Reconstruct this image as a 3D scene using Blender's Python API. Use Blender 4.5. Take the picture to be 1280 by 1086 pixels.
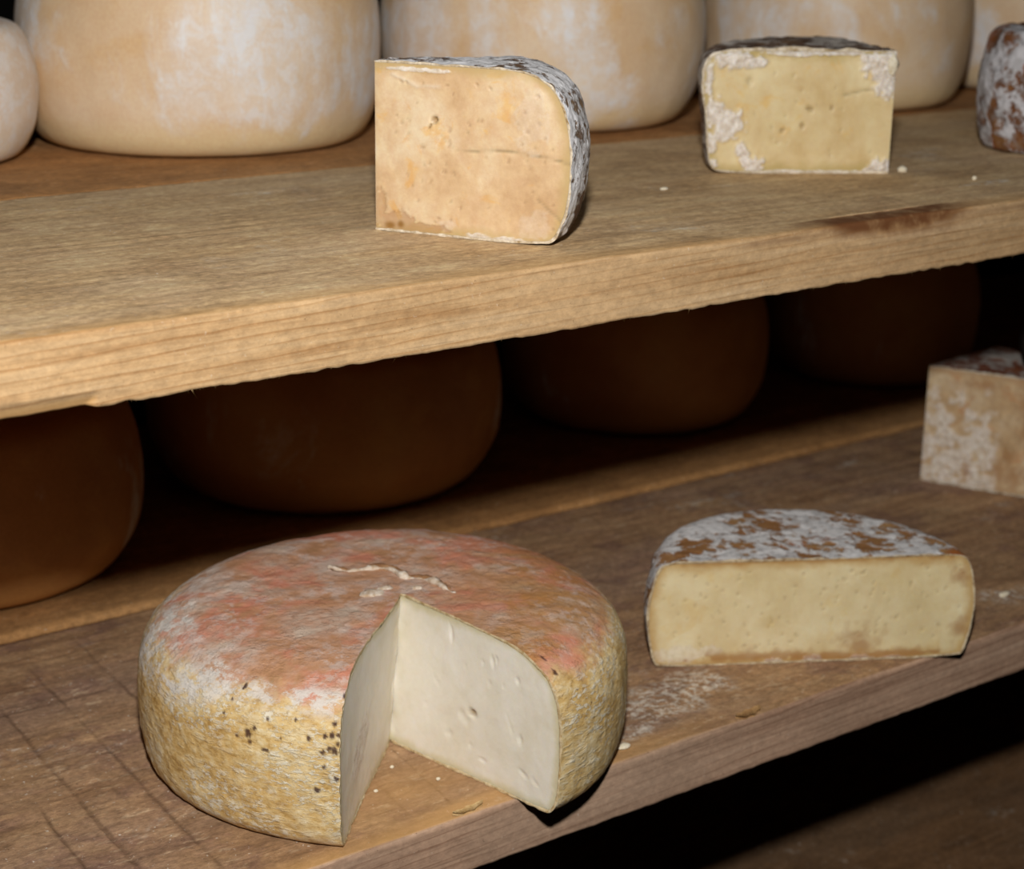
import bpy, bmesh, math, random
import numpy as np
from mathutils import Vector, Matrix

random.seed(4)
C = bpy.context.scene.collection
for o in list(bpy.data.objects): bpy.data.objects.remove(o)

# ---------------------------------------------------------------- camera, world, light, exposure
CAM = Vector((0, 0, .4485))
FW = Vector((.56912, .76806, -.29358)); RT = Vector((.80592, -.59186, .01392)); UP = Vector((.16307, .24452, .95583))
cd = bpy.data.cameras.new('camera'); cam = bpy.data.objects.new('camera', cd); C.objects.link(cam)
cd.sensor_fit = 'HORIZONTAL'; cd.sensor_width = 36; cd.lens = 36*2296.8/1280
cd.clip_start = .01; cd.clip_end = 60
cam.matrix_world = Matrix((( RT.x, UP.x, -FW.x, CAM.x), (RT.y, UP.y, -FW.y, CAM.y), (RT.z, UP.z, -FW.z, CAM.z), (0, 0, 0, 1)))
cd.dof.use_dof = True; cd.dof.focus_distance = .85; cd.dof.aperture_fstop = 11
sc = bpy.context.scene; sc.camera = cam
w = bpy.data.worlds.new('World'); sc.world = w; w.use_nodes = True
w.node_tree.nodes['Background'].inputs[0].default_value = (.9, .95, 1, 1)
w.node_tree.nodes['Background'].inputs[1].default_value = .0012
# the camera's flash head, just above the lens
ld = bpy.data.lights.new('flash', 'AREA'); ld.shape = 'DISK'; ld.size = .045; ld.energy = 11.6; ld.color = (1, .975, .95)
lo = bpy.data.objects.new('flash', ld); C.objects.link(lo)
lo.location = CAM + UP*.2
aim = Vector((.60, .82, .16)) - lo.location
lo.rotation_euler = aim.to_track_quat('-Z', 'Y').to_euler()
vs = sc.view_settings; vs.view_transform = 'Standard'; vs.look = 'None'; vs.exposure = 0; vs.gamma = 1; vs.use_curve_mapping = False
sc.cycles.use_denoising = True; sc.cycles.max_bounces = 6

# ---------------------------------------------------------------- numpy noise
def _hash(ix, iy, iz, seed):
    h = (ix*374761393 + iy*668265263 + iz*2147483647 + seed*974634777) & 0xffffffff
    h = ((h ^ (h >> 13))*1274126177) & 0xffffffff
    h = ((h ^ (h >> 16))*2246822519) & 0xffffffff
    return ((h ^ (h >> 15)) & 0xffff)/32767.5 - 1
def vnoise(P, seed=0):
    P = np.asarray(P, float); F = np.floor(P).astype(np.int64); f = P - F; f = f*f*(3 - 2*f); r = 0
    for dx in (0, 1):
        wx = f[..., 0] if dx else 1 - f[..., 0]
        for dy in (0, 1):
            wy = f[..., 1] if dy else 1 - f[..., 1]
            for dz in (0, 1):
                wz = f[..., 2] if dz else 1 - f[..., 2]
                r = r + wx*wy*wz*_hash(F[..., 0]+dx, F[..., 1]+dy, F[..., 2]+dz, seed)
    return r
def fbm(P, octaves=3, seed=0):
    r = 0; a = 1; t = 0
    for k in range(octaves):
        r = r + a*vnoise(np.asarray(P)*2**k + 17.3*k, seed + k); t += a; a *= .5
    return r/t
def sstep(a, b, x):
    t = np.clip((x - a)/(b - a), 0, 1); return t*t*(3 - 2*t)

# ---------------------------------------------------------------- objects
def mesh_obj(name, V, F, mats, parent=None, fm=None, attrs=None, smooth=True):
    """V (n,3), F list/array of quads or tris -> ONE mesh object"""
    me = bpy.data.meshes.new(name)
    V = np.asarray(V, np.float32)
    if isinstance(F, np.ndarray):
        n, k = F.shape
        me.vertices.add(len(V)); me.vertices.foreach_set('co', V.ravel())
        me.loops.add(n*k); me.loops.foreach_set('vertex_index', F.astype(np.int32).ravel())
        me.polygons.add(n); me.polygons.foreach_set('loop_start', np.arange(0, n*k, k, dtype=np.int32))
        me.update(calc_edges=True)
    else:
        me.from_pydata([tuple(map(float, v)) for v in V], [], F)
    if smooth: me.polygons.foreach_set('use_smooth', np.ones(len(me.polygons), bool))
    for m in (mats if isinstance(mats, (list, tuple)) else [mats]): me.materials.append(m)
    if fm is not None: me.polygons.foreach_set('material_index', np.asarray(fm, np.int32))
    for k, v in (attrs or {}).items():
        a = me.attributes.new(k, 'FLOAT', 'POINT'); a.data.foreach_set('value', np.asarray(v, np.float32).ravel())
    me.validate(); me.update()
    o = bpy.data.objects.new(name, me); C.objects.link(o)
    if parent: o.parent = parent
    return o
def tag(o, label, cat, group=None):
    o['label'] = label; o['category'] = cat
    if group: o['group'] = group
    return o
def thing(name, label, cat, loc=(0, 0, 0), rz=0, group=None):
    o = bpy.data.objects.new(name, None); C.objects.link(o); o.empty_display_size = .02
    o.location = loc; o.rotation_euler = (0, 0, rz)
    return tag(o, label, cat, group)

# ---------------------------------------------------------------- node helper
class G:
    def __init__(s, name):
        s.m = bpy.data.materials.new(name); s.m.use_nodes = True; s.t = s.m.node_tree
        s.b = s.t.nodes['Principled BSDF']; s.tc = s.t.nodes.new('ShaderNodeTexCoord'); s.oc = s.tc.outputs['Object']
    def new(s, t): return s.t.nodes.new(t)
    def put(s, sock, v):
        if isinstance(v, bpy.types.NodeSocket): s.t.links.new(v, sock)
        elif isinstance(v, (tuple, list)) and len(v) == 3 and sock.type == 'RGBA': sock.default_value = (*v, 1)
        else: sock.default_value = v
    def map(s, scale=(1, 1, 1), loc=(0, 0, 0), rot=(0, 0, 0), vec=None):
        n = s.new('ShaderNodeMapping'); s.put(n.inputs[0], vec or s.oc)
        n.inputs['Scale'].default_value = scale; n.inputs['Location'].default_value = loc; n.inputs['Rotation'].default_value = rot
        return n.outputs[0]
    def rnd(s, k=7.):
        """object coordinates shifted per object so that copies differ"""
        oi = s.new('ShaderNodeObjectInfo'); v = s.new('ShaderNodeVectorMath'); v.operation = 'SCALE'
        s.t.links.new(oi.outputs['Location'], v.inputs[0]); v.inputs['Scale'].default_value = k
        a = s.new('ShaderNodeVectorMath'); s.t.links.new(s.oc, a.inputs[0]); s.t.links.new(v.outputs[0], a.inputs[1])
        return a.outputs[0]
    def noise(s, scale, detail=4, rough=.55, dist=0, vec=None):
        n = s.new('ShaderNodeTexNoise'); s.put(n.inputs['Vector'], vec or s.oc)
        n.inputs['Scale'].default_value = scale; n.inputs['Detail'].default_value = detail
        n.inputs['Roughness'].default_value = rough; n.inputs['Distortion'].default_value = dist
        return n.outputs[0]
    def vor(s, scale, vec=None, feature='F1', out=0):
        n = s.new('ShaderNodeTexVoronoi'); n.feature = feature; s.put(n.inputs['Vector'], vec or s.oc); n.inputs['Scale'].default_value = scale
        return n.outputs[out]
    def wave(s, scale, dist, detail, dscale, vec, dirn='X', prof='SIN'):
        n = s.new('ShaderNodeTexWave'); n.bands_direction = dirn; n.wave_profile = prof; s.put(n.inputs['Vector'], vec)
        n.inputs['Scale'].default_value = scale; n.inputs['Distortion'].default_value = dist
        n.inputs['Detail'].default_value = detail; n.inputs['Detail Scale'].default_value = dscale
        return n.outputs['Fac']
    def step(s, f, a, b, lo=0., hi=1.):
        n = s.new('ShaderNodeMapRange'); n.interpolation_type = 'SMOOTHSTEP'
        s.put(n.inputs[0], f); n.inputs[1].default_value = a; n.inputs[2].default_value = b
        n.inputs[3].default_value = lo; n.inputs[4].default_value = hi
        return n.outputs[0]
    def math(s, op, a, b=0., c=0.):
        n = s.new('ShaderNodeMath'); n.operation = op; s.put(n.inputs[0], a); s.put(n.inputs[1], b)
        if op in ('MULTIPLY_ADD',): s.put(n.inputs[2], c)
        return n.outputs[0]
    def mul(s, a, b): return s.math('MULTIPLY', a, b)
    def add(s, a, b): return s.math('ADD', a, b)
    def mix(s, f, a, b, mode='MIX'):
        n = s.new('ShaderNodeMix'); n.data_type = 'RGBA'; n.blend_type = mode
        s.put(n.inputs[0], f); s.put(n.inputs[6], a); s.put(n.inputs[7], b)
        return n.outputs[2]
    def ramp(s, f, stops):
        n = s.new('ShaderNodeValToRGB'); s.put(n.inputs[0], f); e = n.color_ramp.elements
        while len(e) < len(stops): e.new(.5)
        for k, (p, c) in enumerate(stops): e[k].position = p; e[k].color = (*c, 1)
        return n.outputs[0]
    def xyz(s, vec=None):
        n = s.new('ShaderNodeSeparateXYZ'); s.put(n.inputs[0], vec or s.oc); return n.outputs
    def attr(s, name):
        n = s.new('ShaderNodeAttribute'); n.attribute_name = name; return n.outputs['Fac']
    def radius(s):
        x, y, z = s.xyz(); return s.math('SQRT', s.add(s.mul(x, x), s.mul(y, y))), z
    def done(s, col, rough=.7, bump=None, strength=.3, dist=.001, sss=0, sssr=(.006, .004, .002), spec=.3):
        s.put(s.b.inputs['Base Color'], col); s.put(s.b.inputs['Roughness'], rough)
        s.b.inputs['Specular IOR Level'].default_value = spec
        if sss:
            s.b.inputs['Subsurface Weight'].default_value = sss; s.b.inputs['Subsurface Radius'].default_value = sssr; s.b.inputs['Subsurface Scale'].default_value = 1.
        if bump is not None:
            n = s.new('ShaderNodeBump'); s.put(n.inputs['Height'], bump); n.inputs['Strength'].default_value = strength; n.inputs['Distance'].default_value = dist
            s.t.links.new(n.outputs[0], s.b.inputs['Normal'])
        return s.m

def hexc(h):
    h = h.lstrip('#'); v = [int(h[i:i+2], 16)/255 for i in (0, 2, 4)]
    return tuple(c/12.92 if c <= .04045 else ((c + .055)/1.055)**2.4 for c in v)

# ---------------------------------------------------------------- materials
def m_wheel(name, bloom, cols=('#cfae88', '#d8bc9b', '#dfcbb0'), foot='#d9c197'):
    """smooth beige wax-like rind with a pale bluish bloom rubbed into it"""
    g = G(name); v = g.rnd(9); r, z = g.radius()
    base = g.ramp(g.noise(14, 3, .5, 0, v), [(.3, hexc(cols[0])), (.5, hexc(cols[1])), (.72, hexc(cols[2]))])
    ochre = g.step(g.noise(22, 4, .6, .3, v), .52, .68)
    base = g.mix(g.mul(ochre, .35), base, hexc('#cfa160'))
    zb = g.mul(g.step(z, .008, .035), g.step(z, .115, .075))           # band of the side where bloom keeps
    mv = g.map((1, 1, .55), vec=v)
    patch = g.step(g.add(g.noise(11, 6, .68, .6, mv), g.mul(zb, .10)), .60 - bloom, .74 - bloom)
    sv = g.map((1, 1, .25), vec=v)
    streak = g.step(g.noise(60, 5, .65, .8, sv), .45, .66); blot = g.step(g.noise(95, 5, .7, .6, v), .44, .60)
    base = g.mix(g.step(z, .030, .008), base, hexc(foot))
    pm = g.mul(patch, g.add(.38, g.add(g.mul(streak, .36), g.mul(blot, .34))))
    col = g.mix(pm, base, hexc('#dcdbdb'))
    fine = g.noise(420, 3, .6, 0, v)
    col = g.mix(.12, col, g.ramp(fine, [(.3, (.35, .25, .15)), (.7, (.95, .9, .8))]), 'OVERLAY')
    return g.done(col, .55, g.add(g.noise(130, 4, .6, 0, v), g.mul(patch, .4)), .22, .0012, .08, spec=.35)
def m_wood(name, dark, mid, light, mould, grey, edge=False, seed=0., plum=0.):
    g = G(name); v = g.map(loc=(seed, seed*1.7, seed*.6))
    lv = g.map((2.2, 42, 42), loc=(seed, seed, seed)); fv = g.map((9, 300, 300), loc=(seed, 0, seed))
    big = g.noise(1, 5, .6, 1.2, lv); fine = g.noise(1, 4, .65, .4, fv)
    if edge:
        rv = g.map((1, 1, 1), rot=(.0, .035, 0), loc=(seed, 0, seed))
        rings = g.wave(62, 2.5, 3, 3, g.map((.10, .6, 1.), vec=rv), 'Z', 'SAW')
        rings = g.step(rings, .70, 1.); tone = g.add(g.mul(rings, -.14), g.add(g.mul(fine, .50), g.mul(big, .56)))
    else:
        tone = g.add(g.mul(big, .30), g.add(g.mul(fine, .26), g.mul(g.noise(18, 6, .72, .2, v), .46)))
    col = g.ramp(tone, [(.34, dark), (.52, mid), (.72, light)])
    gs = g.step(g.noise(7, 5, .62, .3, g.map((.6, 1.5, 1), vec=v)), .42, .66)
    col = g.mix(g.mul(gs, .5), col, grey)
    thin = g.step(g.noise(1, 3, .7, .2, g.map((5, 520, 520), loc=(seed, 0, 0))), .60, .70)
    col = g.mix(g.mul(thin, .35), col, tuple(c*.42 for c in dark))
    if plum:                                                 # old purplish whey stains and pale scuffs
        ps = g.step(g.noise(26, 5, .66, .3, g.map((.8, 1, 1), loc=(4, seed, 0))), .48, .64); col = g.mix(g.mul(ps, plum), col, hexc('#73564c'))
        sc_ = g.mul(g.step(g.noise(1, 4, .7, .2, g.map((60, 190, 60), loc=(seed, 9, 0))), .56, .68), g.step(g.noise(22, 3, .5, 0, v), .42, .58)); col = g.mix(g.mul(sc_, .55), col, hexc('#c3ab8c'))
    speck = g.step(g.noise(520, 3, .6, 0, v), .66, .74)
    col = g.mix(g.mul(speck, .6), col, tuple(c*.4 for c in dark))
    wsp = g.step(g.noise(430, 3, .6, 0, g.map(loc=(3 + seed, 1, 2))), .665, .74)
    col = g.mix(g.mul(wsp, .22 if edge else .6), col, (.75, .70, .60))
    mo = g.mul(g.step(g.noise(13, 6, .72, .5, g.map((.8, 1.4, 1), loc=(seed + 5, 2, 0))), .60 - mould, .75 - mould), g.step(g.noise(150, 4, .7, 0, v), .42, .62))
    col = g.mix(g.mul(mo, .7), col, (.60, .56, .48))
    col = g.mix(g.mul(g.attr('groove'), .8), col, tuple(c*.38 for c in dark))
    col = g.mix(g.mul(g.attr('chalk'), g.step(g.noise(210, 5, .75, .4, v), .44, .60, 0., .85)), col, (.66, .62, .54))
    gr = g.noise(330, 5, .75, 0, g.map((.6, 1, 1), vec=v)); col = g.mix(.28 if edge else .5, col, g.ramp(gr, [(.32, (.18, .18, .18)), (.5, (.5, .5, .5)), (.68, (.86, .86, .86))]), 'OVERLAY')
    bb = g.noise(30, 6, .7, .6, g.map((.7, 1, 1), vec=v)); col = g.mix(.14 if edge else .3, col, g.ramp(bb, [(.34, (.2, .18, .17)), (.5, (.5, .5, .5)), (.66, (.8, .8, .79))]), 'OVERLAY')
    col = g.mix(g.mul(g.attr('fresh'), .8), col, hexc('#c79a5e'))
    col = g.mix(g.mul(g.attr('stain'), g.step(g.noise(60, 4, .6, .2, v), .3, .6, .5, .95)), col, hexc('#633a1e'))
    h = g.add(g.mul(fine, .7), g.add(g.mul(g.noise(600, 3, .6, 0, v), .4), g.mul(big, .5)))
    return g.done(col, .82, h, .07 if edge else .34, .0011, spec=.2)
def m_natural(name, browns, white, cover, scale=95, orange=.0, grey=0.):
    """natural mouldy rind: brown crust under a patchy white and grey bloom"""
    g = G(name); v = g.rnd(5)
    br = g.ramp(g.noise(38, 5, .65, .4, v), [(.3, browns[0]), (.5, browns[1]), (.7, browns[2])])
    if orange: br = g.mix(g.mul(g.step(g.noise(24, 3, .5, .2, v), .55, .68), orange), br, hexc('#a8581c'))
    a = g.noise(scale, 5, .7, .05, v); b = g.noise(scale*.28, 4, .6, .1, v)
    f = g.step(g.add(g.mul(a, .62), g.mul(b, .45)), .56 - cover, .63 - cover)
    wh = g.ramp(g.noise(170, 4, .7, 0, v), [(.3, tuple(c*.55 for c in white)), (.5, white), (.7, tuple(min(1, c*1.15) for c in white))])
    col = g.mix(f, br, wh)
    if grey: col = g.mix(g.mul(g.step(g.noise(55, 5, .7, .2, v), .48, .62), grey), col, hexc('#8d8a88'))
    col = g.mix(g.mul(g.attr('patch'), .85), col, hexc('#7b4a2a'))
    h = g.add(f, g.add(g.mul(g.noise(330, 5, .7, 0, v), .9), g.mul(a, .6)))
    return g.done(col, .9, h, .55, .0016, spec=.12)
def m_paste(name, lo, mid, hi, rim, rimw=.008, spot=None, spots=.0, sss=.25, mottle=.08):
    """cut face: paste darkening towards the rind ('edge' = distance from the rind in metres)"""
    g = G(name); v = g.rnd(3); n = g.noise(34, 5, .6, .3, v)
    col = g.ramp(n, [(.32, lo), (.5, mid), (.68, hi)])
    if spot: col = g.mix(g.mul(g.step(g.noise(62, 4, .6, .5, v), .56, .68), spots), col, spot)
    mm = g.noise(150, 4, .7, .1, v); col = g.mix(mottle, col, g.ramp(mm, [(.34, (.25, .22, .18)), (.5, (.5, .5, .5)), (.66, (.78, .78, .78))]), 'OVERLAY')
    e = g.step(g.add(g.attr('edge'), g.mul(g.add(g.noise(70, 3, .6, 0, v), -.5), rimw*1.3)), 0., rimw, 1., 0.)
    col = g.mix(g.mul(e, .85), col, rim)
    col = g.mix(g.mul(g.attr('crack'), .8), col, tuple(c*.5 for c in rim))
    col = g.mix(g.mul(g.attr('deep'), .9), col, hexc('#8a6a34'))
    mw = g.ramp(g.noise(230, 4, .7, 0, v), [(.3, hexc('#b9a892')), (.55, hexc('#d9d0c4')), (.75, hexc('#e8e4de'))])
    col = g.mix(g.attr('mould'), col, mw)
    col = g.mix(g.mul(g.attr('brown'), .8), col, hexc('#94602c'))
    h = g.add(g.mul(g.noise(240, 4, .65, 0, v), .6), g.mul(g.noise(60, 3, .6, 0, v), .6))
    return g.done(col, .5, h, .28, .001, sss, (.005, .0035, .0018), spec=.35)
def m_plain(name, col, col2, scale=200, rough=.8, bump=.4):
    g = G(name); n = g.noise(scale, 5, .75, .3)
    return g.done(g.ramp(n, [(.32, col), (.68, col2)]), rough, n, bump, .001, spec=.15)

def m_cut_rind():
    """washed rind: rust pink top, ochre side with pale cloth marks, white bloom on the shoulder"""
    g = G('cut_wheel_rind'); r, z = g.radius(); x, y, zz = g.xyz()
    hv = g.map((1, 1, 2.2))                                               # marks run round the side
    # side
    a = g.noise(120, 5, .7, .1, hv); b = g.noise(30, 4, .6, .2)
    side = g.ramp(g.add(g.mul(a, .6), g.mul(b, .4)), [(.35, hexc('#a47f45')), (.45, hexc('#c7a568')), (.54, hexc('#d6bd8a')), (.63, hexc('#e2d3b0'))])
    lines = g.step(g.noise(1, 4, .65, .1, g.map((60, 60, 300))), .54, .64)
    side = g.mix(g.mul(lines, .35), side, hexc('#ddcdab'))
    pale = g.mul(g.step(g.noise(210, 5, .72, .1, hv), .50, .58), g.step(g.noise(34, 4, .6, .1), .40, .56))
    side = g.mix(g.mul(pale, .8), side, hexc('#dcd6c4'))
    dkf = g.step(g.noise(260, 4, .7, 0, hv), .57, .66); side = g.mix(g.mul(dkf, .5), side, hexc('#94703a'))
    # top
    t = g.noise(34, 6, .68, .15)
    top = g.ramp(t, [(.30, hexc('#a37a54')), (.43, hexc('#ba8c6a')), (.53, hexc('#c19c84')), (.64, hexc('#c8b29e'))])
    red = g.step(g.add(g.noise(19, 4, .55, .6, g.map(loc=(.7, .2, .0))), g.mul(g.add(r, -.06), 1.6)), .52, .64)
    top = g.mix(g.mul(red, .7), top, hexc('#ce8068'))
    ochre = g.mul(g.step(g.math('SUBTRACT', x, y), .015, .12), g.step(g.noise(36, 5, .65, .4), .36, .58))
    top = g.mix(g.mul(ochre, .7), top, hexc('#ab7b3c'))
    bl = g.mul(g.step(g.noise(70, 6, .74, .1), .49, .58), g.step(g.noise(17, 4, .6, .2, g.map(loc=(2, 0, 1))), .38, .60))
    top = g.mix(g.mul(bl, .58), top, hexc('#cdbbb0'))
    dk = g.step(g.noise(120, 4, .7), .58, .70)
    top = g.mix(g.mul(dk, .35), top, hexc('#7f5433'))
    f = g.step(g.add(g.add(z, g.mul(g.add(g.noise(48, 5, .65, .3), -.5), .03)), g.mul(g.step(r, .095, .127), -.006)), .062, .074)
    col = g.mix(f, side, top)
    # bloom on the shoulder, strongest on the left and the front
    u = g.add(g.mul(x, -.8), g.mul(y, .6)); lf = g.step(u, .055, .110)
    sh = g.mul(g.mul(g.step(g.add(z, g.mul(lf, .013)), .065, .073), g.step(g.add(r, g.mul(lf, .014)), .107, .114)), g.step(g.noise(20, 3, .5, 0), .36, .56, .3, 1.))
    ang = g.step(u, -.06, .0, .12, 1.)
    shn = g.step(g.add(g.noise(110, 6, .74, .1, hv), g.mul(g.noise(26, 4, .6, .2), .4)), .63, .74)
    col = g.mix(g.mul(g.mul(sh, g.mul(ang, g.add(.9, g.mul(lf, .1)))), g.add(.10, g.mul(shn, .88))), col, hexc('#d5cfc6'))
    # underside edge
    col = g.mix(g.step(z, .010, .001, 0., .55), col, hexc('#a9855e'))
    col = g.mix(g.mul(g.attr('spot'), .92), col, hexc('#3d2320'))
    h = g.add(g.mul(a, .7), g.add(g.mul(lines, .35), g.add(g.mul(g.noise(300, 4, .7), .5), g.mul(pale, .35))))
    return g.done(col, .72, h, .55, .0015, spec=.25)

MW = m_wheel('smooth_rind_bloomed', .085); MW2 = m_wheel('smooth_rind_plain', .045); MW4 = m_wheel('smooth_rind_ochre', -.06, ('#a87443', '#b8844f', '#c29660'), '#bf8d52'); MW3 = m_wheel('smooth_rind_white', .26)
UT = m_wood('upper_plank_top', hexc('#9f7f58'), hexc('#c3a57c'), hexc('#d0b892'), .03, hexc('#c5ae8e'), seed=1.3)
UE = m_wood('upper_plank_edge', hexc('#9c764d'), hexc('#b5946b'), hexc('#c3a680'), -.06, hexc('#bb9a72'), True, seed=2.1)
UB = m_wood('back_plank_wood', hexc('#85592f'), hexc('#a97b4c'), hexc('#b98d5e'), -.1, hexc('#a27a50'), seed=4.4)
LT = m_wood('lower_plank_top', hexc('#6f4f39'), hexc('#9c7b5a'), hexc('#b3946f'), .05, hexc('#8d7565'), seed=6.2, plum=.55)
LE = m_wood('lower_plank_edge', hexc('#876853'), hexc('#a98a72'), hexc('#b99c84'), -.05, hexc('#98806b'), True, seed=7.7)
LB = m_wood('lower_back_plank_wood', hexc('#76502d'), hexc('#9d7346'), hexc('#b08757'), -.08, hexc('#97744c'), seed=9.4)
FIB = m_plain('wood_fibre', hexc('#a9854f'), hexc('#d6b988'), 300)
CRUMB = m_plain('crumb_white', hexc('#cbbd9c'), hexc('#e9e2d0'), 500)
DARKCR = m_plain('crumb_dark', hexc('#2a211c'), hexc('#4a3d33'), 500)

# ---------------------------------------------------------------- cheese builders
def chaikin(P, n=3):
    P = np.array(P, float)
    for _ in range(n):
        Q = [P[0]]
        for a, b in zip(P[:-1], P[1:]): Q += [a*.75 + b*.25, a*.25 + b*.75]
        Q.append(P[-1]); P = np.array(Q)
    return P
def resample(P, step):
    d = np.r_[0, np.cumsum(np.hypot(*np.diff(P, axis=0).T))]; n = max(8, int(d[-1]/step))
    t = np.linspace(0, d[-1], n); return np.c_[np.interp(t, d, P[:, 0]), np.interp(t, d, P[:, 1])]
def prof_normals(P):
    T = np.gradient(P, axis=0); n = np.c_[-T[:, 1], T[:, 0]]; n /= np.hypot(*n.T)[:, None] + 1e-12
    return n                        # profile runs top centre -> rim -> bottom centre: normal points outwards
def grid_faces(nu, nv, wrap=False, base=0, flip=False):
    i = np.arange(nu if wrap else nu - 1)[:, None]; j = np.arange(nv - 1)[None, :]; i2 = (i + 1) % nu
    F = np.stack([i*nv + j + 0*i, i*nv + j + 1, i2*nv + j + 1, i2*nv + j], -1).reshape(-1, 4) + base
    return F[:, ::-1] if flip else F
def out_normals(P):
    n = prof_normals(P)
    k = np.argmax(P[:, 0]); return n if n[k, 0] > 0 else -n
def warp(V, seed, oval=.012, lump=.0014, tip=None):
    """slow irregularity of a hand-made cheese"""
    a = np.arctan2(V[..., 1], V[..., 0]); r = np.hypot(V[..., 0], V[..., 1])
    s = 1 + oval*np.cos(2*a + seed) + oval*.5*np.cos(3*a + 2*seed)
    W = V.copy(); W[..., 0] *= s; W[..., 1] *= s
    W[..., 2] += lump*np.sin(a + seed)*np.clip(V[..., 2]/.05, 0, 1)*(r/.12)
    if tip is not None:                                     # the knife stopped short of the middle
        k = np.exp(-(r/.06)**2); W[..., 0] += k*(tip[0]*V[..., 2]/.04 - .002); W[..., 1] += k*tip[1]
    return W
def wheel(name, label, group, loc, ctrl, mat, seed, amp=.0006, step=.003, freq=60, oval=.008, rz=0, cat='cheese'):
    P = resample(chaikin(ctrl, 3), step); N = out_normals(P); nt = int(2*math.pi*P[:, 0].max()/step)
    T = np.linspace(0, 2*math.pi, nt, endpoint=False)
    dirs = np.stack([np.cos(T), np.sin(T)], 1)
    V = np.stack([P[None, :, 0]*dirs[:, None, 0], P[None, :, 0]*dirs[:, None, 1], np.broadcast_to(P[None, :, 1], (nt, len(P)))], -1)
    Nn = np.stack([N[None, :, 0]*dirs[:, None, 0], N[None, :, 0]*dirs[:, None, 1], np.broadcast_to(N[None, :, 1], (nt, len(P)))], -1)
    k = np.clip(V[..., 2:3]/.006, 0, 1)
    V = warp(V, seed, oval) + Nn*k*(amp*fbm(V*freq, 3, seed) + .0012*fbm(V*14, 2, seed + 9))[..., None]
    o = mesh_obj(name, V.reshape(-1, 3), grid_faces(nt, len(P), True), mat)
    o.location = loc; o.rotation_euler = (0, 0, rz)
    return tag(o, label, cat, group)
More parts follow.
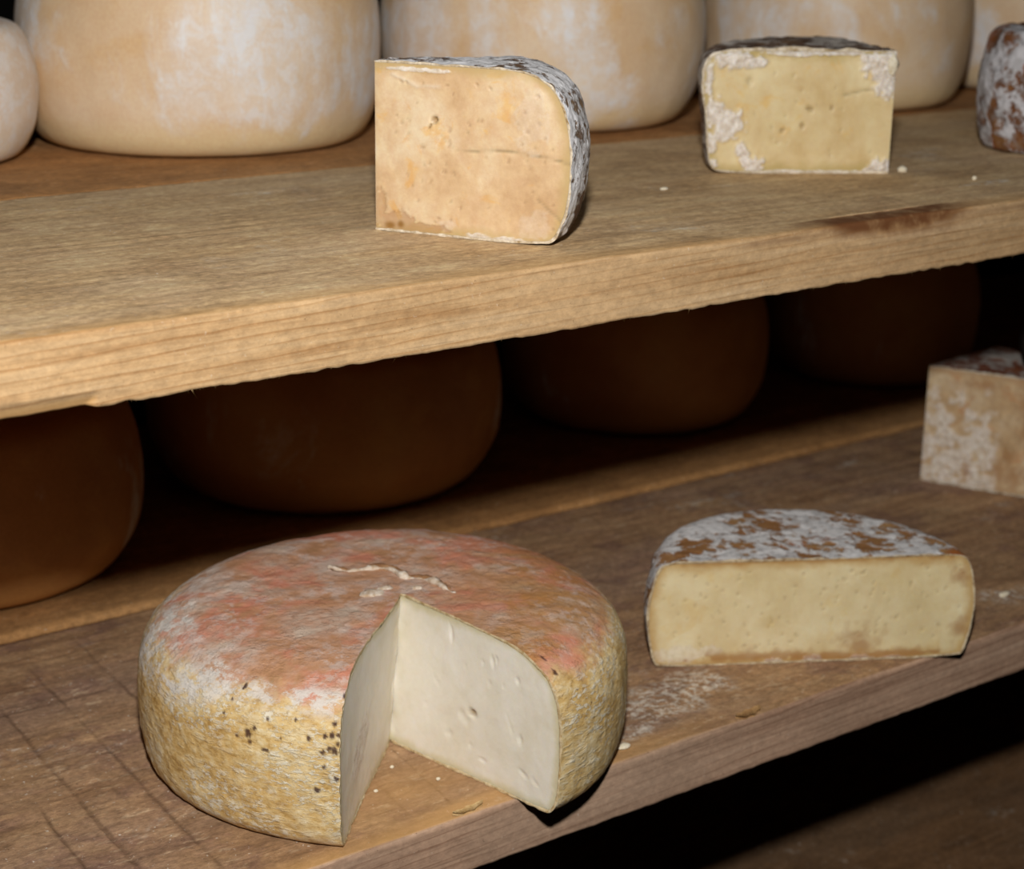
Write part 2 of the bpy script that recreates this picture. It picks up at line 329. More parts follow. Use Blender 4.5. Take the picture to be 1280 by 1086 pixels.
def cut_cheese(root, ctrl, a0, a1, t, rmat, lipmat, pmat, seed, face_fn, amp=.0007, freq=90, step=.0012, jag=.0007, rind_attr=None, oval=.006, fine=.0012, lump=.0014, tip=None):
    """sector a0..a1 (degrees) of a wheel: parts rind (with its cut lip) and paste (two cut faces)"""
    P = resample(chaikin(ctrl, 3), step); N = out_normals(P); npf = len(P)
    A0, A1 = math.radians(a0), math.radians(a1)
    nt = int((A1 - A0)*P[:, 0].max()/step); T = np.linspace(A0, A1, nt)
    ca, sa = np.cos(T)[:, None], np.sin(T)[:, None]
    V = np.stack([P[None, :, 0]*ca, P[None, :, 0]*sa, np.broadcast_to(P[None, :, 1], (nt, npf))], -1)
    Nn = np.stack([N[None, :, 0]*ca, N[None, :, 0]*sa, np.broadcast_to(N[None, :, 1], (nt, npf))], -1)
    V0 = warp(V, seed, oval, lump, tip); kz = np.clip(V[..., 2]/.004, 0, 1)
    dsp = kz*(amp*fbm(V*freq, 4, seed) + .001*fbm(V*16, 2, seed + 9))
    V = V0 + Nn*dsp[..., None]
    verts = []; faces = []; fm = []
    at = rind_attr(V0) if rind_attr else {}
    lips = []
    for end, sg in ((0, -1), (nt - 1, 1)):
        tang = np.array([-math.sin(T[end]), math.cos(T[end]), 0])*sg       # out of the cut face
        j = jag*fbm(np.c_[P*260, np.full(npf, end)], 3, seed + 3)
        for k in range(5):
            i = end - sg*k; V[i] += tang*(j*math.exp(-k*.7))[:, None]
        rows = [V[end]]
        for q, push in ((.35, .0002), (.75, .0001), (1.25, -.0005)):
            I = V0[end] - Nn[end]*(t*q) + tang*(push + j*(1 - q*.5))[:, None]
            I[:, :] -= np.outer(np.zeros(npf), tang); rows.append(I)
        lips.append((np.stack(rows, 0), sg))
    verts.append(V.reshape(-1, 3)); faces.append(grid_faces(nt, npf)); fm.append(np.zeros(len(faces[0]), int))
    base = nt*npf; extra = 0
    for L, sg in lips:
        verts.append(L.reshape(-1, 3)); f = grid_faces(4, npf, False, base, sg < 0); faces.append(f); fm.append(np.ones(len(f), int))
        base += L.shape[0]*npf; extra += L.shape[0]*npf
    attrs = {k: np.r_[v.ravel(), np.zeros(extra)] for k, v in at.items()}
    mesh_obj('rind', np.concatenate(verts), np.concatenate(faces), [rmat, lipmat], root, np.concatenate(fm), attrs)
    # paste: rmax(z) from the inset profile
    I = P - N*t*.9; keep = I[:, 0] > 0; I = I[keep]
    zt, zb = P[0, 1] - t*.9, P[-1, 1] + t*.9
    k = np.argmax(I[:, 0]); up = I[:k+1]; dn = I[k:]
    nz = int((zt - zb)/fine)
    zz = zb + (zt - zb)*(.5 - .5*np.cos(np.linspace(0, math.pi, nz)))*1.0
    def rmax(z):
        ru = np.interp(z, up[::-1, 1], up[::-1, 0]); rd = np.interp(z, dn[::-1, 1], dn[::-1, 0])
        zk = I[k, 1]; return np.where(z >= zk, ru, rd)
    R = rmax(zz); nr = int(R.max()/fine)
    uu = np.linspace(0, 1, nr)
    verts = []; faces = []; base = 0; att = {}
    def put(d):
        for kk in ('edge', 'crack', 'deep', 'mould', 'brown'): att.setdefault(kk, []).append(np.asarray(d.get(kk, np.zeros_like(d['edge']))).ravel())
    for fi, (a, sg) in enumerate(((A0, -1), (A1, 1))):
        S = uu[:, None]*R[None, :]; Z = np.broadcast_to(zz[None, :], S.shape)
        tang = np.array([-math.sin(a), math.cos(a), 0])*sg
        Pt = np.stack([S*math.cos(a), S*math.sin(a), Z], -1)
        d, at2 = face_fn(fi, S, Z); ap = np.clip(S/.004, 0, 1)
        edge = np.minimum(np.minimum(R[None, :] - S, zt - Z), Z - zb) if fi >= 0 else 0
        ew = np.clip(edge/.002, 0, 1)
        W = warp(Pt, seed, oval, lump, tip) + tang*(ap*(d*ew + .00035*fbm(Pt*70, 3, seed + 5)))[..., None]
        at2['edge'] = edge; put(at2)
        verts.append(W.reshape(-1, 3)); faces.append(grid_faces(nr, nz, False, base, sg > 0)); base += nr*nz
    # hull under the rind
    ht = max(12, int((A1 - A0)/.08)); TT = np.linspace(A0, A1, ht); zi = zz[::3] if zz[::3][-1] == zz[-1] else np.r_[zz[::3], zz[-1]]; Ri = rmax(zi)
    prof = np.r_[[[0, zb]], np.c_[Ri, zi], [[0, zt]]]
    H = np.stack([prof[None, :, 0]*np.cos(TT)[:, None], prof[None, :, 0]*np.sin(TT)[:, None], np.broadcast_to(prof[None, :, 1], (ht, len(prof)))], -1)
    H = warp(H, seed, oval, lump, tip); verts.append(H.reshape(-1, 3)); faces.append(grid_faces(ht, len(prof), False, base, True)); put({'edge': np.zeros(H.shape[:2])})
    mesh_obj('paste', np.concatenate(verts), np.concatenate(faces), pmat, root, None, {k2: np.concatenate(v) for k2, v in att.items()})
    return V0
def dents(S, Z, L):
    """eyes and slits of a cut face: (s, z, half length, half height, depth, tilt)"""
    d = np.zeros_like(S); m = np.zeros_like(S)
    for (s, z, a, b, dep, ti) in L:
        c, n = math.cos(ti), math.sin(ti); x = (S - s)*c + (Z - z)*n; y = -(S - s)*n + (Z - z)*c
        q = np.exp(-((x/a)**2 + (y/b)**2)**1.5); d -= dep*q; m = np.maximum(m, q)
    return d, m
def poly_dist(S, Z, pts):
    D = np.full(S.shape, 9.)
    for (x0, y0), (x1, y1) in zip(pts[:-1], pts[1:]):
        dx, dy = x1 - x0, y1 - y0; t = np.clip(((S - x0)*dx + (Z - y0)*dy)/(dx*dx + dy*dy), 0, 1)
        D = np.minimum(D, np.hypot(S - x0 - t*dx, Z - y0 - t*dy))
    return D
def blobs(S, Z, L, seed, rag=.5, f=420):
    """ragged union of ellipses -> 0..1"""
    n = fbm(np.stack([S*f, Z*f, S*0 + seed], -1), 3, seed); m = np.zeros_like(S)
    for (s, z, a, b) in L:
        q = 1 - np.hypot((S - s)/a, (Z - z)/b); m = np.maximum(m, sstep(-.08, .14, q + rag*n))
    return m
def tube(pts, rad, n=7):
    pts = np.array(pts, float); T = np.gradient(pts, axis=0); T /= np.linalg.norm(T, axis=1)[:, None]
    up = np.array([0, 0, 1.]); s = np.cross(T, up); s /= np.linalg.norm(s, axis=1)[:, None] + 1e-9; u = np.cross(s, T)
    a = np.linspace(0, 2*math.pi, n, endpoint=False)
    V = pts[:, None] + np.asarray(rad)[:, None, None]*(s[:, None]*np.cos(a)[None, :, None] + u[:, None]*np.sin(a)[None, :, None])
    m = len(pts); F = [(i*n + j, i*n + (j+1) % n, (i+1)*n + (j+1) % n, (i+1)*n + j) for i in range(m-1) for j in range(n)]
    F += [tuple(range(n))[::-1], tuple((m-1)*n + j for j in range(n))]
    return V.reshape(-1, 3), F

# ---------------------------------------------------------------- planks
def plank(name, label, x0, x1, y0, y1, zt, th, mtop, medge, seed, xd, fine, wear=.003, jag=.0008, relief=.0005, edge_fn=None, attr_fn=None, group=None):
    """a sawn board along X: top and front edge finely modelled, object origin at its middle"""
    xa, xb, fx = xd
    X = np.r_[np.linspace(x0, xa, 14, endpoint=False), np.linspace(xa, xb, int((xb - xa)/fx), endpoint=False), np.linspace(xb, x1, 14)]
    ntop, nfr = int((y1 - y0)/fine), int(th/(fine*.6))
    yt = np.linspace(y1, y0, ntop, endpoint=False); zf = np.linspace(zt, zt - th, nfr, endpoint=False)
    Yp = np.r_[yt, np.full(nfr, y0), np.linspace(y0, y1, 8, endpoint=False), np.full(4, y1)]
    Zp = np.r_[np.full(ntop, zt), zf, np.full(8, zt - th), np.linspace(zt - th, zt, 4, endpoint=False)]
    nT, nF = ntop, ntop + nfr; M = len(Yp)
    Xg = np.broadcast_to(X[:, None], (len(X), M)).copy(); Y = np.broadcast_to(Yp, Xg.shape).copy(); Z = np.broadcast_to(Zp, Xg.shape).copy()
    # worn front arris
    c = wear*(1 + .7*fbm(np.stack([Xg*14, Xg*0, Xg*0 + seed], -1), 3, seed))
    qy, qz = 1 - (Y - y0)/c, 1 - (zt - Z)/c
    k = (qy > 0) & (qz > 0); L = np.hypot(qy, qz); k &= L > 1
    Y = np.where(k, y0 + c*(1 - qy/L), Y); Z = np.where(k, zt - c*(1 - qz/L), Z)
    j = np.arange(M)[None, :]
    top = (j < nT) & (Y > y0 + .0005); fr = (j >= nT) & (j < nF)
    n = relief*(fbm(np.stack([Xg*5, Y*150, Z*0 + seed], -1), 3, seed) + .9*fbm(np.stack([Xg*60, Y*220, Z*0 + seed], -1), 3, seed + 3))
    Z = np.where(top, Z + n, Z)
    nf = relief*.12*(fbm(np.stack([Xg*8, Z*260, Z*0 + seed], -1), 3, seed + 1) + .8*fbm(np.stack([Xg*120, Z*260, Z*0], -1), 3, seed + 4))
    Y = np.where(fr, Y + nf, Y)
    # torn lower arris
    lowk = np.clip(1 - (Z - (zt - th))/.004, 0, 1)*((j >= nT) & (j < nF + 2))
    jj = jag*(fbm(np.stack([Xg*170, Xg*0, Xg*0 + seed], -1), 3, seed + 7) + 0.5*fbm(np.stack([Xg*12, Xg*0, Xg*0 + seed], -1), 2, seed + 8))
    Z = Z + lowk*jj
    at = {k2: np.zeros_like(Xg) for k2 in ('stain', 'groove', 'chalk', 'fresh')}
    if edge_fn: Y, Z = edge_fn(Xg, Y, Z, j, nT, nF, at)
    if attr_fn: Z = Z + np.where(top, attr_fn(Xg, Y, at), 0)
    V = np.stack([Xg, Y, Z], -1); ce = np.array([(x0 + x1)/2, (y0 + y1)/2, zt - th]); V = V - ce
    F = grid_faces(len(X), M); wrapF = np.stack([np.arange(len(X)-1)*M + M - 1, np.arange(len(X)-1)*M, (np.arange(len(X)-1) + 1)*M, (np.arange(len(X)-1) + 1)*M + M - 1], -1)
    jf = np.tile(np.arange(M - 1), len(X) - 1); fm = np.r_[((jf >= nT - 1) & (jf < nF)).astype(int), np.zeros(len(wrapF), int)]
    nv = len(X)*M; VV = V.reshape(-1, 3)
    # end caps as fans
    c0, c1 = nv, nv + 1; VV = np.r_[VV, [V[0].mean(0)], [V[-1].mean(0)]]
    jx = np.arange(M); jn = (jx + 1) % M
    cap0 = np.stack([np.full(M, c0), jx, jn, jn], -1); cap1 = np.stack([np.full(M, c1), (len(X)-1)*M + jn, (len(X)-1)*M + jx, (len(X)-1)*M + jx], -1)
    quads = np.r_[F, wrapF]
    me_o = mesh_obj(name, VV, quads[:, ::-1], [mtop, medge], None, fm, {k2: np.r_[v.ravel(), 0, 0] for k2, v in at.items()})
    bm = bmesh.new(); bm.from_mesh(me_o.data); bm.verts.ensure_lookup_table()
    for cap in (cap0, cap1):
        for q in cap:
            try: bm.faces.new([bm.verts[q[0]], bm.verts[q[1]], bm.verts[q[2]]])
            except ValueError: pass
    bm.to_mesh(me_o.data); bm.free()
    me_o.location = ce
    return tag(me_o, label, 'plank', group)

YF = .667; HU = .2722; TH = .0316; Z3 = -.252
# setting far behind the shelves
def struct_box(name, lo, hi, m):
    bm = bmesh.new(); bmesh.ops.create_cube(bm, size=1)
    for v in bm.verts: v.co = Vector([lo[i] + (v.co[i] + .5)*(hi[i] - lo[i]) for i in range(3)])
    me = bpy.data.meshes.new(name); bm.to_mesh(me); bm.free(); me.materials.append(m)
    o = bpy.data.objects.new(name, me); C.objects.link(o); o['kind'] = 'structure'; return o
WALL = m_plain('cellar_wall', (.010, .009, .008), (.018, .016, .014), 6, .95)
struct_box('wall_back', (-3, 3.2, -1.2), (6, 3.3, 2.6), WALL)
struct_box('floor', (-3, -1.5, -1.3), (6, 3.3, -1.2), WALL)

def upper_edge(X, Y, Z, j, nT, nF, at):
    fr = (j >= nT) & (j < nF + 2)
    # split-off strip along the lower arris at the left end
    x0 = .286 + .003*fbm(np.stack([Z*300, X*0, X*0], -1), 2, 5)
    h = Z - (HU - TH)
    k = sstep(.0015, -.0015, X - x0)*fr
    Y = Y + k*np.clip((.006 - h)/.006, 0, 1)*.0035
    at['groove'] = np.maximum(at['groove'], fr*.9*np.exp(-((h - .0062 - .010*(.286 - X))/.0006)**2)*sstep(.292, .284, X)*sstep(.2, .25, X))
    # brown worn place on the upper arris
    n = fbm(np.stack([X*40, Z*120, Y*120], -1), 3, 31)
    s = np.exp(-(((X - .752)/.060)**2)**2)*sstep(.0145, .003, (HU - Z) + .0045*n + .05*np.abs(X - .76))*(j >= nT - 8)*(j < nF)
    at['stain'] = np.maximum(at['stain'], np.clip(1.3*s, 0, 1))
    Y = Y + s*.0022
    t2 = fr*np.exp(-((HU - Z - .0035)/.0016)**2)*sstep(.1, .5, fbm(np.stack([X*9, X*0, X*0], -1), 3, 12))
    at['stain'] = np.maximum(at['stain'], t2*.5)
    return Y, Z
def upper_top(X, Y, at):
    n = fbm(np.stack([X*70, Y*160, X*0], -1), 3, 41)
    at['chalk'] = np.maximum(at['chalk'], sstep(.1, .5, np.exp(-((X - .886)/.018)**2 - ((Y - .718)/.006)**2) + .35*n - .1))
    f = sstep(.018, .004, Y - YF + .010*fbm(np.stack([X*12, X*0, X*0], -1), 3, 44))
    at['fresh'] = np.maximum(at['fresh'], f*.5*(Y > YF + .0012))
    # saw ridges along the grain left of the wedge
    rd = np.zeros_like(X)
    return .0002*n + rd
UPF = plank('shelf_plank', 'pale sawn wooden plank with a thick bright front edge, under the white-rinded quarter cheese', -.15, 1.95, YF, .968, HU, TH, UT, UE, 3, (.20, 1.30, .0016), .002, .0014, .0008, .0004, upper_edge, upper_top)
plank('shelf_plank', 'orange-brown plank under the big beige wheels on the upper shelf', -.15, 1.95, .9705, 1.33, HU - .0005, TH, UB, UB, 8, (.3, 1.4, .005), .006, .002)

def lower_top(X, Y, at):
    d = np.zeros_like(X)
    for (xa, ya, xb, yb, wd, dep) in ((.3267, .9144, .3150, .70, .0016, .0009), (.3235, .8746, .3120, .67, .0012, .0006), (.3610, .9600, .3470, .68, .0017, .0010),
                                      (.3985, .985, .3890, .70, .0014, .0008), (.442, .98, .4330, .72, .0010, .0005), (.300, .80, .292, .67, .0014, .0008), (.455, .76, .447, .68, .0009, .0004), (.478, .75, .470, .68, .0008, .0004)):
        t = (Y - ya)/(yb - ya); xc = xa + (xb - xa)*t + .0012*fbm(np.stack([Y*30, X*0, X*0 + xa*90], -1), 2, 4)
        q = np.exp(-((X - xc)/(wd*.62))**2)*sstep(-.02, .06, t)*sstep(1.02, .94, t)*(.55 + .45*fbm(np.stack([Y*45, X*0 + xa*70, X*0], -1), 2, 6))
        d -= dep*np.clip(q, 0, 1); at['groove'] = np.maximum(at['groove'], np.clip(q, 0, 1))
    n = fbm(np.stack([X*60, Y*60, X*0], -1), 4, 51)
    # pale crusty mould beside and behind the half wheel and before the cut wheel
    for (cx, cy, a, b) in ((.640, .715, .060, .030), (.925, .706, .030, .020), (.60, .69, .03, .012), (.885, .74, .03, .02)):
        at['chalk'] = np.maximum(at['chalk'], sstep(.42, .75, np.exp(-((X - cx)/a)**2 - ((Y - cy)/b)**2)*.8 + .45*n)*.75)
    e = sstep(.020, .006, Y - YF + .012*fbm(np.stack([X*16, X*0, X*0], -1), 3, 54))*sstep(.75, .50, X)
    at['fresh'] = np.maximum(at['fresh'], (Y > YF + .0012)*np.clip(e*.6 + .55*np.exp(-((X - .455)/.05)**2 - ((Y - .705)/.035)**2), 0, 1))
    return d + .0004*n
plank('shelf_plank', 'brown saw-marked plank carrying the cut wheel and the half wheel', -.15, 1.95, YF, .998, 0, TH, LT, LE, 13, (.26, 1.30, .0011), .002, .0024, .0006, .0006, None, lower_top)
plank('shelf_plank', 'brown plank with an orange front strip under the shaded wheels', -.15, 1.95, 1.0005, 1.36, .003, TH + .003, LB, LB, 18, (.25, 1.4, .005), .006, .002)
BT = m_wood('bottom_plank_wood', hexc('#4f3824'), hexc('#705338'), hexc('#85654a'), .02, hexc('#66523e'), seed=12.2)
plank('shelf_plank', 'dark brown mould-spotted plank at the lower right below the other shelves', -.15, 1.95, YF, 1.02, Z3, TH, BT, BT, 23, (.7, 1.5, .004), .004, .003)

# torn fibres along the lower arris of the upper plank
V = []; F = []
for k in range(260):
    x = .292 + .95*random.random()**1.25; l = random.uniform(.0004, .0018) if random.random() < .93 else random.uniform(.002, .0042)
    r = random.uniform(.00012, .0003); y = YF + random.uniform(.0002, .0015); z = HU - TH + .0007; b = len(V)
    dx, dy = random.uniform(-.7, .7)*l, random.uniform(-.4, .3)*l
    for a in range(3): V.append((x + r*math.cos(a*2.1), y + r*math.sin(a*2.1), z))
    V.append((x + dx, y + dy, z - l - .0006)); F += [(b, b+1, b+3), (b+1, b+2, b+3), (b+2, b, b+3)]
fo = mesh_obj('wood_fibre', np.array(V) - np.array(UPF.location), F, FIB, UPF); fo['kind'] = 'stuff'

# ---------------------------------------------------------------- whole wheels in the back rows
def round_ctrl(R, H, top=.030, bot=.026, bulge=.004):
    return [(0, H), (R - top*1.5, H), (R - top*.45, H - .002), (R - .004, H - top*.7), (R, H*.62), (R, H*.42), (R - .003, bot*.75), (R - bot*.5, .0015), (R - bot*1.2, 0), (0, 0)]
g1 = 'whole wheels at the back of the upper shelf'; g2 = 'shaded whole wheels at the back of the lower shelf'
wheel('whole_cheese', 'large beige wheel with white bloom, directly left of the quarter cheese on the upper shelf', g1, (.5745, 1.1334, HU), round_ctrl(.119, .125), MW, 1)
wheel('whole_cheese', 'large beige wheel right behind the white-rinded quarter cheese', g1, (.8378, 1.1008, HU), round_ctrl(.1186, .125, .034, .034), MW, 2)
wheel('whole_cheese', 'large beige wheel right behind the yellow mouldy wedge', g1, (1.1185, 1.0765, HU), round_ctrl(.110, .125), MW2, 3)
wheel('whole_cheese', 'low beige wheel with a white-bloomed side at the left edge of the upper shelf', g1, (.3765, 1.137, HU), round_ctrl(.0800, .087, .026, .026), MW3, 4)
wheel('whole_cheese', 'pinkish beige wheel peeking out behind the small mottled cheese at the right edge', g1, (1.372, 1.068, HU), round_ctrl(.112, .125), MW2, 5)
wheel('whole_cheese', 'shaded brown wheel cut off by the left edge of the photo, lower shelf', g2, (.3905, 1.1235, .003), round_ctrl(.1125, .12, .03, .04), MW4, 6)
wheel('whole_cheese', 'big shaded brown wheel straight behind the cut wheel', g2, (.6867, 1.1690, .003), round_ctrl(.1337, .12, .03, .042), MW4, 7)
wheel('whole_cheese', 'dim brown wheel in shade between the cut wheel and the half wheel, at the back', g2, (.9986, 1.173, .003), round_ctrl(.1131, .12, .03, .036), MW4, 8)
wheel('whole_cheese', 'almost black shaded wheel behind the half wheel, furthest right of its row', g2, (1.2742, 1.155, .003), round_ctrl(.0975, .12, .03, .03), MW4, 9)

# ---------------------------------------------------------------- the cut wheel
CW = (.4842, .7654, 0)
root = thing('cut_cheese', 'round cheese with a rust-pink top and ochre side, a wedge cut out of its front', 'cheese', CW)
SP = [(-152.9, .0565, 2.2), (-152.4, .0522, 1.5), (-148.2, .0501, 1.9), (-155.6, .0537, 1.3), (-148.5, .0644, .9), (-157.4, .0735, 1.2), (-159., .0684, 1.0), (-131.6, .0755, 1.1),
      (-133.5, .0610, 1.7), (-132.2, .0572, 1.8), (-134., .0547, 1.8), (-132.9, .0545, 2.3), (-135., .0603, 1.2), (-136.7, .0334, 1.8), (-132.5, .0399, 1.5), (-135.1, .0462, 1.2), (-138.7, .0585, 1.2),
      (-77.6, .0783, 1.3), (-78., .0736, 1.4), (-132., .0613, 1.3), (-133.1, .0659, 1.3), (-135.5, .0530, 1.3), (-151.5, .0595, 1.2), (-142, .066, .8), (-145, .057, .7), (-160, .062, .8), (-70, .055, .8), (-74, .064, .7)]
def cw_attr(V):
    a = np.degrees(np.arctan2(V[..., 1], V[..., 0])); m = np.zeros(a.shape)
    n = fbm(V*700, 2, 5)
    for (t, z, r) in SP:
        da = (a - t + 180) % 360 - 180; d = np.hypot(np.radians(da)*.128, V[..., 2] - z)/(r*.00085)
        m = np.maximum(m, sstep(1.35, .65, d + .9*n))
    return {'spot': m}
HW = [(.0645, .0363, .0032, .0016, .004, -.15), (.0560, .0330, .0026, .0022, .0012, 0), (.0604, .0305, .003, .0022, .001, .2), (.0446, .0735, .0016, .0042, .0012, .15), (.0796, .0690, .0014, .003, .0012, .2), (.0824, .0705, .001, .002, .001, 0),
      (.0983, .0641, .0013, .0013, .0014, 0), (.1006, .0330, .0014, .0022, .0014, .3), (.0932, .0392, .0006, .006, .0008, .5), (.0735, .0129, .0034, .0008, .0012, -.1), (.1032, .0154, .0036, .001, .0013, -.4), (.1120, .0137, .003, .0008, .0009, -.5),
      (.0467, .0196, .003, .0016, .001, .2), (.0776, .0560, .0014, .001, .001, 0), (.034, .045, .004, .0008, .0007, -.5), (.072, .066, .001, .001, .001, 0), (.088, .058, .001, .001, .001, 0), (.058, .060, .0012, .0008, .0008, 0), (.026, .030, .002, .0008, .0006, .3), (.064, .018, .0016, .0012, .0008, 0)]
def cw_faces(fi, S, Z):
    if fi == 0:                                           # right face of the notch, seen full on
        d, m = dents(S, Z, HW); d = d*.55
        q = np.exp(-(((S - .0645)/.0034)**2 + ((Z - .0363)/.0015)**2)**1.5)
        rip = .0007*np.exp(-(S/.006)**2)*fbm(np.stack([Z*160, S*60, S*0], -1), 2, 77)
        return d + rip, {'deep': q}
    n = fbm(np.stack([S*300, Z*300, S*0], -1), 3, 9)
    mo = sstep(.1, .5, np.exp(-((S - .080)/.020)**2 - ((Z - .033 + (S - .08)*.35)/.011)**2) + .3*n - .12)
    return .0002*mo + .0016*np.exp(-(S/.010)**2)*fbm(np.stack([Z*120, S*60, S*0], -1), 2, 78), {'mould': mo}
CWR = m_cut_rind(); CWL = m_plain('cut_wheel_rind_lip', hexc('#9a7a45'), hexc('#dccdaa'), 200)
CWP = m_paste('ivory_paste', hexc('#d8d0bc'), hexc('#ded7c7'), hexc('#e3ddd0'), hexc('#c9bd96'), .0055, sss=.35)
cut_cheese(root, [(0, .0840), (.080, .0840), (.1045, .0805), (.1215, .0715), (.1280, .058), (.1295, .036), (.1285, .013), (.1245, .0015), (.117, 0), (0, 0)], -80.8, 228.2, .0016, CWR, CWL, CWP, 2, cw_faces, amp=.0007, freq=130, step=.0008, jag=.0008, rind_attr=cw_attr, fine=.0009, oval=.004, tip=(.0035, -.0085))
# crumpled rind around the tip of the notch
FL = [(-.0074, .0442), (-.0054, .0361), (.0033, .0330), (.0134, .0304), (.0185, .0200), (.0188, .0086), (.0252, .0039), (.0287, -.0047), (.0269, -.0179), (.0279, -.0247), (.0327, -.0262)]
P = chaikin([(x, y, .0838) for x, y in FL], 3); s = np.linspace(0, 1, len(P))
P[:, 2] += .0010*np.sin(s*19) + .0004
Vt, Ft = tube(P, (.0016 + .0008*np.sin(s*29) + .0005*np.sin(s*67))*np.sin(np.pi*np.clip(s*1.02, .02, 1))**.4, 8)
Vt = Vt + .0005*fbm(Vt*900, 2, 3)[:, None]
MLD = m_plain('crease_white', hexc('#a88a66'), hexc('#e0d8cb'), 260)
Vs, Fs = tube(P + [.002, .0022, -.0022], .0035*np.sin(np.pi*np.clip(s, .03, .97))**.5 + .0005*np.sin(s*23), 10)
mesh_obj('rind_fold', Vs + .0006*fbm(Vs*500, 2, 6)[:, None], Fs, m_plain('fold_tan', hexc('#7d5636'), hexc('#b08862'), 150), root)
o = mesh_obj('rind_crease', Vt, Ft, MLD, root); o['label'] = 'whitish curled crease of rind around the tip of the notch'
def lump(name, c, rad, m, parent, seed, flat=1., sub=3):
    bm = bmesh.new(); bmesh.ops.create_icosphere(bm, subdivisions=sub, radius=1)
    V = np.array([v.co for v in bm.verts]); n = fbm(V*1.7 + seed, 3, seed); V = V*(1 + .38*n)[:, None]*np.array(rad)*np.array([1, 1, flat])
    for v, q in zip(bm.verts, V): v.co = q
    me = bpy.data.meshes.new(name); bm.to_mesh(me); bm.free(); me.materials.append(m)
    for p_ in me.polygons: p_.use_smooth = True
    o = bpy.data.objects.new(name, me); C.objects.link(o); o.location = c
    if parent: o.parent = parent
    return o
lump('rind_flake', (-.0075, -.0005, .0842), (.0062, .0050, .0016), MLD, root, 7)['label'] = 'white lifted flake of rind left of the notch tip'
lump('rind_flake', (.0012, .0010, .0842), (.0050, .0022, .0014), MLD, root, 9)
lump('rind_flake', (.0160, -.0080, .0842), (.0030, .0022, .0014), MLD, root, 11)

# ---------------------------------------------------------------- upper quarter cheese
root = thing('cheese_quarter', 'quarter cheese with a thick white mouldy rind and a peach-yellow cut face', 'cheese', (.4946, .7866, HU))
NR = m_natural('white_grey_rind', [hexc('#4d3a2c'), hexc('#6b5340'), hexc('#8a7358')], hexc('#e6e5e6'), .110, 120, grey=.12)
LIPW = m_plain('rind_lip_pale', hexc('#8f7448'), hexc('#e2d8c4'), 190)
QP = m_paste('peach_paste', hexc('#c3a179'), hexc('#d0b28b'), hexc('#d9c4a3'), hexc('#bba06e'), .007, hexc('#d8a656'), .55, mottle=.17)
rq = random.Random(8)
QH = [(.0333, .0578, .0016, .0014, .004, 0), (.0307, .0545, .0018, .0006, .002, .9)]
QH += [(rq.uniform(.006, .098), rq.uniform(.006, .078), rq.uniform(.0005, .0014), rq.uniform(.0004, .0008), rq.uniform(.0004, .0009), rq.uniform(-1, 1)) for _ in range(64)]
CR1 = [(.037, .0505), (.0409, .0466), (.0475, .0431), (.0530, .0440), (.0585, .0447), (.0757, .0452), (.0928, .0438), (.1085, .0415)]
CR2 = [(.090, .0225), (.098, .0165), (.103, .013)]; CR3 = [(.010, .079), (.024, .0735), (.036, .0745)]
def q_face(fi, S, Z):
    d, m = dents(S, Z, QH); n = fbm(np.stack([S*260, Z*260, S*0], -1), 2, 3)*.0006
    c = np.exp(-((poly_dist(S, Z + n, CR1))/.00055)**2)*(.25 + .75*sstep(.045, .058, S)); c = np.maximum(c, .6*np.exp(-((poly_dist(S, Z + n, CR2))/.0008)**2))
    c3 = np.exp(-((poly_dist(S, Z + n, CR3))/.0009)**2)
    br = blobs(S, Z, [(.010, .005, .012, .006), (.028, .003, .013, .003), (.002, .012, .004, .010)], 4, .6)
    mo = np.maximum(blobs(S, Z, [(.058, .0018, .006, .0020), (.074, .0018, .007, .0016), (.024, .0818, .017, .0011)], 5, .55)*.85, .22*blobs(S, Z, [(.089, .010, .008, .006), (.042, .006, .006, .003), (.085, .060, .010, .012)], 6, .9, 200))
    deep = dents(S, Z, [(.0333, .0578, .0017, .0015, 1, 0), (.0307, .0545, .0019, .0006, 1, .9), (.008, .003, .003, .002, 1, 0), (.014, .004, .002, .002, 1, 0)])[1]
    return d - .0006*c - .0005*br + .0005*mo + .0004*c3, {'crack': np.maximum(c*.8, m*.25), 'brown': np.maximum(br*.5, m*.25), 'mould': np.maximum(mo, c3*.35), 'deep': deep*1.1}
cut_cheese(root, [(0, .0854), (.058, .0856), (.084, .0850), (.0985, .0775), (.1055, .063), (.1080, .044), (.1070, .022), (.1010, .005), (.0930, 0), (0, 0)], -61.0, -12, .0013, NR, LIPW, QP, 5, q_face, amp=.0011, freq=150, step=.0010, jag=.0009, fine=.0008, oval=.0, lump=0)

# ---------------------------------------------------------------- yellow mouldy wedge behind it
root = thing('cheese_wedge', 'yellow wedge with crumbly white mould on its cut face, right of the white-rinded quarter', 'cheese', (.8609, .7750, HU))
NR2 = m_natural('grey_brown_rind', [hexc('#4a372a'), hexc('#6b5240'), hexc('#8a6a4c')], hexc('#c2bab0'), .055, 90, grey=.4)
WP = m_paste('yellow_paste', hexc('#c6ac7a'), hexc('#d1bc8e'), hexc('#d9c99f'), hexc('#b09a60'), .008, hexc('#d6a94f'), .45)
WH = [(.0515, .0395, .0026, .0014, .0018, .3), (.0558, .0295, .0014, .0016, .0015, 0), (.0680, .0265, .0017, .0012, .0015, -.4), (.0380, .0402, .0012, .0012, .0012, 0), (.0897, .0560, .0022, .0026, .0012, 0)]
rq = random.Random(3); WH += [(rq.uniform(.01, .10), rq.uniform(.01, .065), rq.uniform(.0006, .0014), rq.uniform(.0005, .001), rq.uniform(.0004, .001), rq.uniform(-1, 1)) for _ in range(22)]
CR = [(.031, .0480), (.020, .0505), (.010, .052), (-.001, .0530)]
